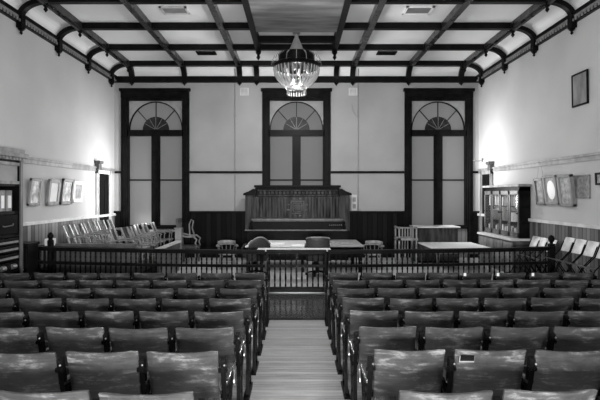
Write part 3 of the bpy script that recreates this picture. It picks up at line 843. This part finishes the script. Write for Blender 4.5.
def jury_chair(label, loc, rz, d=JC, name='jury_armchair', group='armchairs in the jury box'):
    r = thing(name, label, 'chair', loc, rz, group)
    place('seat', d['seat'], r); place('backrest', d['backrest'], r)
    for s in (-1, 1):
        o = place('back_post', d['post_b'], r); o.location.x = s*.175
        o = place('leg', d['leg_f'], r); o.location = (s*.175, -.18, 0)
        o = place('leg', d['leg_r'], r); o.location = (s*.165, .18, 0)
        o = place('armrest', d['arm'], r); o.location = (s*.195, 0, 0)
        o = place('arm_post', d['post'], r); o.location = (s*.195, -.16, 0)
    o = place('stretcher', d['str'], r); o.location = (0, -.18, 0)
    o = place('stretcher', d['str'], r); o.location = (0, .2, 0)
    return r
# jury platform: two steps along the left wall
struct('trim_platform', MB().b2(-5.75, -4.45, 10.75, 14.1, 0, .47), M['darkwood'])
struct('trim_platform_step', MB().b2(-4.45, -3.5, 10.75, 14.75, 0, .37), M['darkwood'])
for k in range(6):
    rz = R(-90 + random.uniform(-9, 9))
    jury_chair('slat-backed wooden armchair in the rear jury row by left wall, %s from the railing' % ORD[k], (-5.0+random.uniform(-.07, .07), 11.3+k*.53, .47), R(90)+random.uniform(-.13, .13))
for k in range(6):
    jury_chair('slat-backed wooden armchair in the front jury row, %s from the railing' % ORD[k], (-3.93+random.uniform(-.07, .07), 11.55+k*.56, .37), R(90)+random.uniform(-.13, .13))
# jury box end panel and newel
r = thing('jury_box_panel', 'dark panelled end of the jury box just behind the railing', 'panel', (-4.36, 10.68, 0))
MB().b2(-.86, .86, -.025, .025, .0, 1.0).build('panel', M['midwood'], r, bevel=.006)
MB().b2(-.88, .88, -.05, .05, 1.0, 1.05).build('cap_rail', M['midwood'], r, bevel=.006)
r = thing('newel_post', 'dark ball-topped newel post at the corner of the jury box', 'post', (-5.36, 10.68, 0))
MB().b2(-.05, .05, -.05, .05, 0, 1.12).build('shaft', M['darkwood'], r, bevel=.006)
MB().lathe([(.06, 0), (.04, .03), (.06, .07), (.065, .11), (.04, .16), (0, .18)], (0, 0, 1.12), 12).build('ball', M['darkwood'], r, smooth=True)
r = thing('jury_end_rail', 'pale-topped low partition at the window end of the jury box', 'partition', (-4.0, 14.9, 0))
MB().b2(-.42, .42, -.025, .025, 0, 1.0).build('panel', M['darkwood'], r)
MB().b2(-.45, .45, -.06, .06, 1.0, 1.05).build('cap_rail', M['pale'], r, bevel=.006)
r = thing('low_partition', 'low partition with a pale handrail sloping away left of the witness chair', 'partition', (-3.12, 12.0, 0))
MB().b2(-.03, .03, -.95, .95, 0, .86).build('panel', M['midwood'], r)
MB().b2(-.06, .06, -1.0, 1.0, .86, .91).build('handrail', M['pale'], r, bevel=.006)
# witness chair
r = thing('witness_chair', 'tall dark wooden armchair with curved arms beside the left window', 'chair', (-3.15, 14.45, .06))
MB().b2(-.26, .26, -.26, .26, .50, .56).build('seat', M['midwood'], r, bevel=.01)
mb = MB()
for s in (-1, 1): mb.strap([(-.25, s*.24, .56), (-.3, s*.24, 1.0), (-.33, s*.24, 1.32)], (0, 1, 0), .05, .04)
mb.b2(-.34, -.29, -.26, .26, 1.24, 1.36)
for k in range(5): mb.strap([(-.26, -.16+.08*k, .56), (-.31, -.16+.08*k, 1.26)], (0, 1, 0), .045, .015)
mb.build('backrest', M['midwood'], r, bevel=.004)
for s in (-1, 1):
    MB().tube([(-.28, s*.27, .9), (-.05, s*.27, .84), (.16, s*.27, .84), (.26, s*.27, .76), (.22, s*.27, .66), (.26, s*.27, .54)], .025, 8).build('armrest', M['greywood'], r, smooth=True)
    for q in (-1, 1): MB().b2(s*.2, s*.25, q*.2, q*.25, -.06, .5).build('leg', M['midwood'], r)
MB().tube([(.2, -.24, .84), (.12, -.24, 1.1), (.16, -.24, 1.3), (.1, -.24, 1.34), (.04, -.24, 1.2), (.06, -.24, .86)], .02, 8).build('bent_rail', M['greywood'], r, smooth=True)
r = thing('partition_post', 'pale square board panel in front of the witness chair', 'panel', (-3.36, 13.95, 0))
MB().b2(-.09, .09, -.05, .05, 0, 1.15).build('board', M['grey'], r, bevel=.006)
MB().b2(-.11, .11, -.07, .07, 1.15, 1.18).build('cap', M['greywood'], r)
# stand with carton by the left wall
r = thing('side_stand', 'small dark stand against the left wall between cabinet and jury box', 'stand', (-5.56, 11.0, 0)) if False else None

r = thing('low_cupboard', 'dark low cupboard by the left end of the railing', 'cupboard', (-5.59, 10.12, 0))
MB().b2(-.14, .15, -.2, .2, .0, 1.08).build('body', M['darkwood'], r, bevel=.006)
MB().b2(-.16, .17, -.23, .23, 1.08, 1.13).build('cupboard_top', M['darkwood'], r, bevel=.008)
for a, b in ((-.12, -.005), (.005, .13)):
    d = MB().b2(a, b, -.22, -.2, .1, 1.02).build('door', M['darkwood'], r, bevel=.006)
    MB().lathe([(.01, 0), (.018, -.02), (0, -.03)], ((a+b)/2, -.22, .6), 8, 'y').build('knob', M['brass'], d)
# right wall folding chairs on a platform
struct('trim_platform_right', MB().b2(4.98, 5.76, 8.4, 10.36, 0, .35), M['darkwood'])
struct('trim_platform_right_far', MB().b2(5.1, 5.76, 10.62, 11.95, 0, .24), M['darkwood'])
FC = {}
FC['seat'] = MB().sheet(lambda u, v: ((u-.5)*.34, -.12+.28*v, .45-.05*v), 6, 6, lambda u, v: (0, 0, .014)).mesh('seat', M['midwood'], bevel=.004, smooth=True)
FC['backrest'] = MB().sheet(lambda u, v: ((u-.5)*.35, .20+.11*v+.02*(1-(2*u-1)**2), .60+.28*v), 8, 4, lambda u, v: (0, .014, 0)).mesh('backrest', M['ply'], bevel=.004, smooth=True)
FC['leg'] = MB().tube([(0, -.24, 0), (0, 0, .42), (0, .2, .62), (0, .27, .80)], .011, 8).mesh('front_leg', M['iron'])
FC['rear'] = MB().tube([(0, .22, 0), (0, -.02, .36), (0, -.08, .43)], .011, 8).mesh('rear_leg', M['iron'])
FC['bar'] = MB().tube([(-.17, -.16, .14), (.17, -.16, .14)], .009, 6).mesh('crossbar', M['iron'])
def folding_chair(label, loc, rz):
    r = thing('folding_chair', label, 'chair', loc, rz, 'plywood folding chairs along the right wall')
    place('seat', FC['seat'], r); place('backrest', FC['backrest'], r)
    for s in (-1, 1):
        o = place('leg', FC['leg'], r); o.location.x = s*.18
        o = place('leg', FC['rear'], r); o.location.x = s*.155
    place('crossbar', FC['bar'], r)
for k, (x, y) in enumerate(((5.30, 8.86), (5.31, 9.27), (5.32, 9.68), (5.33, 10.1))):
    folding_chair('pale plywood folding chair by right wall, %s from newel post, outside railing' % ORD[3-k], (x, y, .35), R(-90)+random.uniform(-.06, .06))
for k, (x, y) in enumerate(((5.38, 10.88), (5.40, 11.28), (5.42, 11.68))):
    folding_chair('pale plywood folding chair by right wall, %s behind the railing' % ORD[k], (x, y, .24), R(-90)+random.uniform(-.06, .06))

# ------------------------------------------------------------------ bookcase on the right
def bookcase():
    x0 = 5.52; y0, y1 = 12.12, 14.35; cy = (y0+y1)/2; h = (y1-y0)/2
    r = thing('glazed_bookcase', 'tall glass-fronted wooden bookcase against the right wall', 'bookcase', (x0, cy, 0))
    c = MB(); c.b2(.0, .27, -h, -h+.05, .95, 2.3); c.b2(.0, .27, h-.05, h, .95, 2.3);     c.b2(.0, .27, -h, h, 2.22, 2.32); c.b2(.03, .27, -h, h, 1.4, 1.42); c.b2(.03, .27, -h, h, 1.8, 1.82)
    c.build('case', M['darkwood'], r)
    MB().b2(.25, .27, -h, h, .95, 2.3).build('back_panel', M['pale'], r)  # pale colour stands in for the bright haze on the panes
    MB().b2(-.06, .27, -h-.06, h+.06, 2.32, 2.38).build('cornice', M['greywood'], r, bevel=.01)
    MB().b2(-.22, .27, -h-.03, h+.03, .97, 1.03).build('ledge', M['pale'], r, bevel=.008)
    MB().b2(-.16, .27, -h, h, .06, .97).build('base_cabinet', M['midwood'], r)
    MB().b2(-.13, .27, -h, h, 0, .06).build('plinth', M['darkwood'], r)
    dw = 2*h/4
    for k in range(4):
        a = -h+k*dw+.02; b = a+dw-.04
        d = MB()
        d.b2(-.03, 0, a, a+.05, 1.05, 2.22); d.b2(-.03, 0, b-.05, b, 1.05, 2.22); d.b2(-.03, 0, a, b, 1.05, 1.17); d.b2(-.03, 0, a, b, 2.12, 2.22)
        o = d.build('glazed_door', M['midwood'], r, bevel=.005)
        MB().b2(-.018, -.012, a+.06, b-.06, 1.16, 2.13).build('pane', M['glass'], o)
        MB().lathe([(.012, 0), (.022, -.02), (.0, -.035)], (-.03, b-.035 if k % 2 else a+.035, 1.65), 8, 'x').build('knob', M['iron'], o)
        e = MB().b2(-.185, -.16, a+.01, b-.01, .12, .92)
        for q in range(6): y = a+.05+q*(b-a-.1)/5; e.b2(-.195, -.18, y-.012, y+.012, .16, .88)
        o = e.build('base_door', M['greywood'], r)
        MB().lathe([(.012, 0), (.022, -.02), (.0, -.035)], (-.185, b-.05, .7), 8, 'x').build('knob', M['iron'], o)
    return r, x0, y0, y1
bk, bx0, by0, by1 = bookcase()
n = 0
for si, (z, hs) in enumerate(((1.05, .28), (1.42, .30), (1.82, .30))):
    y = by0+.09
    while y < by1-.12:
        if random.random() < .18: y += random.uniform(.1, .3); continue
        w = random.uniform(.05, .1); hh = hs*random.uniform(.75, 1.0)
        o = MB().b2(0, .15, 0, w, 0, hh).build('book', random.choice([M['paper'], M['pale'], M['greywood'], M['midwood'], M['greytop'], M['white'], M['paper']]), None, bevel=.004)  # mostly pale tones, painting in the hazy brightness of the glass
        o.location = (bx0+.06, y, z); n += 1
        tag(o, 'book standing on the %s shelf inside the glazed bookcase' % ['bottom', 'middle', 'top'][si], 'book', 'books on the %s shelf of the glazed bookcase' % ['bottom', 'middle', 'top'][si])
        y += w+.004

# ------------------------------------------------------------------ tall file cabinet at the left edge
def file_cabinet():
    xf = -5.45; y0, y1 = 8.15, 9.72
    r = thing('file_cabinet', 'tall carved wooden file cabinet against the left wall', 'cabinet', (xf, (y0+y1)/2, 0)); h = (y1-y0)/2
    X = lambda d: d
    c = MB(); c.b2(-.35, 0, -h, -h+.06, 0, 2.78); c.b2(-.35, 0, h-.06, h, 0, 2.78); c.b2(-.35, -.32, -h, h, 0, 2.78)
    for z in (.02, 1.30, 1.74, 2.28, 2.72): c.b2(-.34, -.005, -h, h, z, z+.06)
    c.build('case', M['darkwood'], r)
    co = MB().b2(-.35, .04, -h-.04, h+.04, 2.78, 2.84); co.b2(-.35, .10, -h-.08, h+.08, 2.84, 2.92); co.b2(-.35, .05, -h-.03, h+.03, 2.92, 3.0)
    for k in range(14): y = -h+.06+k*.11; co.b2(.03, .07, y, y+.05, 2.79, 2.84)
    co.build('cornice', M['greywood'], r, bevel=.008)
    p = MB().b2(0, .03, h-.09, h, .0, 2.78); p.build('pilaster', M['midwood'], r, bevel=.006)
    d = MB().b2(-.05, -.02, -h+.08, h-.12, 2.36, 2.70); d.build('upper_panel', M['grey'], r)
    f = MB()
    f.b2(-.03, .01, -h+.06, h-.09, 2.32, 2.38); f.b2(-.03, .01, -h+.06, h-.09, 2.68, 2.74); f.build('upper_frame', M['greywood'], r)
    # square dark door with a pull
    d = MB().b2(-.03, .01, -.1, h-.14, 1.37, 1.73); o = d.build('door', M['black'], r, bevel=.006)
    MB().tube([(.03, .1, 1.53), (.05, .14, 1.52), (.05, .4, 1.535), (.03, .44, 1.56)], .012, 6).build('handle', M['bolt'], o)
    d = MB().b2(-.03, .01, -h+.08, -.14, 1.37, 1.73); d.build('door', M['black'], r, bevel=.006)
    for k, z in enumerate((1.16, 1.02, .86, .62, .38, .12)):
        hh = .12 if k < 3 else .2
        d = MB().b2(-.03, .012, -h+.08, h-.12, z, z+hh); o = d.build('drawer', M['darkwood'], r, bevel=.006)
        if k < 3: MB().b2(.012, .03, -.1, h-.16, z+.03, z+.07).build('label_strip', M['greywood'], o)
        else:
            for y in (.12, .46): MB().lathe([(.05, -.06), (.05, .06), (.02, .07)], (.02, y, z+.12), 8, 'y').build('cup_pull', M['bolt'], o)
    return r
file_cabinet()
for k, (y, w, hgt, m) in enumerate(((8.98, .16, .36, 'pale'), (9.2, .17, .40, 'art1'), (9.42, .18, .40, 'art1'))):
    r = thing('document_box', 'pale upright document box on the open shelf of tall cabinet, %s from its far end' % ORD[2-k], 'box', (-5.52, y, 1.80), 0, 'document boxes in the tall cabinet')
    MB().b2(-.2, 0, -w/2, w/2, 0, hgt).build('box_body', M['greywood'], r, bevel=.006)
    MB().b2(0, .008, -w/2+.04, w/2-.04, .06, hgt-.1).build('label_card', M['paper'], r)
r = thing('carton_stand', 'small dark stand holding cartons by left wall next to tall cabinet', 'stand', (-5.58, 10.95, 0))
MB().b2(-.14, .16, -.15, .15, .94, .98).build('stand_top', M['darkwood'], r)
for s in (-.11, .13):
    for q in (-.12, .12): MB().b2(s-.02, s+.02, q-.02, q+.02, 0, .94).build('leg', M['darkwood'], r)
o = tag(MB().b2(-.08, .08, -.1, .1, 0, .16).build('carton', M['paper'], None, bevel=.006), 'pale open carton standing on the small dark stand', 'box'); o.location = (-5.5, 10.95, .98)

# ------------------------------------------------------------------ chandelier
def chandelier():
    r = thing('chandelier', 'large crystal chandelier hanging from the ceiling over the court floor', 'chandelier', (0, 12.3, 6.19))
    MB().lathe([(.1, .05), (.1, -.03), (.03, -.06)], (0, 0, 0), 16).build('ceiling_rose', M['brass'], r, smooth=True)
    MB().tube([(0, 0, -.03), (0, 0, -.30)], .05, 10).build('stem', M['grey'], r, smooth=True)
    MB().lathe([(.06, -.15), (.09, -.22), (.21, -.50), (.22, -.53), (.1, -.54)], (0, 0, 0), 20).build('canopy', M['grey'], r, smooth=True)
    MB().lathe([(.1, -.53), (.44, -.54), (.46, -.56), (.46, -.74), (.57, -.80), (.585, -.83), (.585, -.89), (.54, -.91), (.1, -.80)], (0, 0, 0), 28).build('ring', M['darkwood'], r, smooth=True)
    MB().lathe([(.2, -1.36), (.245, -1.37), (.245, -1.40), (.2, -1.41)], (0, 0, 0), 24).build('lower_ring', M['darkwood'], r, smooth=True)
    def strand(pts, n, rad):
        mb = MB()
        pts = [Vector(p) for p in pts]
        for k in range(n):
            t = k/(n-1)*(len(pts)-1); i = min(int(t), len(pts)-2); p = pts[i].lerp(pts[i+1], t-i)
            mb.lathe([(.002, -rad*1.6), (rad, 0), (.002, rad*1.6)], p, 6)
        return mb
    prof = [(.57, 0, -.92), (.55, 0, -1.05), (.49, 0, -1.16), (.38, 0, -1.28), (.25, 0, -1.37)]
    me = strand(prof, 17, .023).mesh('crystal_strand', M['crystal'])
    for k in range(36):
        o = place('crystal_strand', me, r); o.rotation_euler = (0, 0, 2*PI*k/36)
    me = strand([(.46, 0, -.56), (.60, 0, -.66), (.62, 0, -.8)], 8, .013).mesh('upper_strand', M['crystal'])
    for k in range(16):
        o = place('upper_strand', me, r); o.rotation_euler = (0, 0, 2*PI*k/16)
    me = MB().lathe([(.006, 0), (.018, -.07), (.02, -.15), (0, -.18)], (.225, 0, -1.40), 6).mesh('crystal_drop', M['crystal_dim'])
    for k in range(20):
        o = place('crystal_drop', me, r); o.rotation_euler = (0, 0, 2*PI*k/20)
    for k in range(6):
        a = 2*PI*k/6 + .3
        MB().lathe([(.03, 0), (.032, -.05), (.05, -.1), (.045, -.16), (0, -.19)], (.3*math.cos(a), .3*math.sin(a), -.84), 10).build('bulb', M['grey'], r, smooth=True)
chandelier()
r = thing('pendant_lamp', 'round globe pendant lamp over the front seat rows', 'lamp', (0, 7.4, ZB))  # unseen fixture, added to carry the overhead fill light
MB().lathe([(.12, ZC-ZB), (.12, .1), (.04, .05), (.03, 0)], (0, 0, 0), 14).build('ceiling_rose', M['brass'], r, smooth=True)
MB().tube([(0, 0, .05), (0, 0, -.48)], .015, 8).build('stem', M['brass'], r)
# paper slips on front row (pale tags seen through the rail line)
for x, lab in ((2.70, 'leftmost'), (3.23, 'middle'), (3.79, 'rightmost')):
    slip(x, 7.87,   .80, .04, .05, '%s of three small white slips on the right front row seats' % lab)

# ------------------------------------------------------------------ light
def area(name, loc, rot, sx, sy, power):
    l = bpy.data.lights.new(name, 'AREA'); l.shape = 'RECTANGLE'; l.size = sx; l.size_y = sy; l.energy = power
    o = bpy.data.objects.new(name, l); COL.objects.link(o); o.location = loc; o.rotation_euler = rot; return o
for c in (0,): area('rear_daylight', (c, D0-.3, 1.7), (R(90), 0, 0), 2.1, .4, 930)      # added light behind the camera for the seat backs, facing +Y
area('low_sun_on_blind', (-4.75, D1+.34, 1.28), (R(-90), 0, 0), .7, .25, 2.2)
area('low_sun_on_blind', (-4.68, D1+.34, 2.0), (R(-90), 0, 0), .12, 1.2, 1.0)
for sd in (-1, 1):
    for (a, b) in SW: area('side_daylight', (sd*(W+.45), (a+b)/2, (SZ0+SZ1)/2), (0, sd*R(90), 0), SZ1-SZ0, b-a, 40)  # added light coming through the unseen side windows
for c, p in zip(WIN, (27, 33, 41)): area('front_daylight', (c, D1+1.1, 3.2), (R(-90), 0, 0), 2.2, 4.4, p)
for sd, x, y, z, h, p in ((-1, -4.2, 14.6, 2.45, 2.2, 102), (1, 4.25, 14.7, 2.9, 2.4, 105)):      # added lights inside the room, brightening the side walls near the outer windows
    area('window_spill', (x, y, z), (0, sd*R(-90), sd*R(-15)), h, .5, p)
for loc, p, rad in (((0, 12.3, 4.62), 290, .03), ((0, 12.3, 4.98), 40, .06), ((0, 7.4, 5.42), 270, .22)):  # two chandelier bulbs, then the added overhead fill at the pendant
    l = bpy.data.lights.new('chandelier_bulbs', 'POINT'); l.energy = p; l.shadow_soft_size = rad
    o = bpy.data.objects.new('chandelier_bulbs', l); COL.objects.link(o); o.location = loc
w = bpy.data.worlds.new('World'); S.world = w; w.use_nodes = True
w.node_tree.nodes['Background'].inputs[0].default_value = g(.8); w.node_tree.nodes['Background'].inputs[1].default_value = .6

# ------------------------------------------------------------------ camera
cam = bpy.data.cameras.new('Camera'); co = bpy.data.objects.new('Camera', cam); COL.objects.link(co)
cam.sensor_width = 36; cam.lens = 490/600*36; cam.shift_x = 3.5/600; cam.shift_y = -5/600
co.location = (0, 0, CAMZ); co.rotation_euler = (R(90), 0, 0); cam.clip_start = .05
S.camera = co
S.view_settings.view_transform = 'Standard'; S.view_settings.look = 'None'
S.view_settings.exposure = 0; S.view_settings.gamma = 1; S.view_settings.use_curve_mapping = False
S.cycles.use_denoising = True
S.cycles.max_bounces = 10; S.cycles.diffuse_bounces = 6
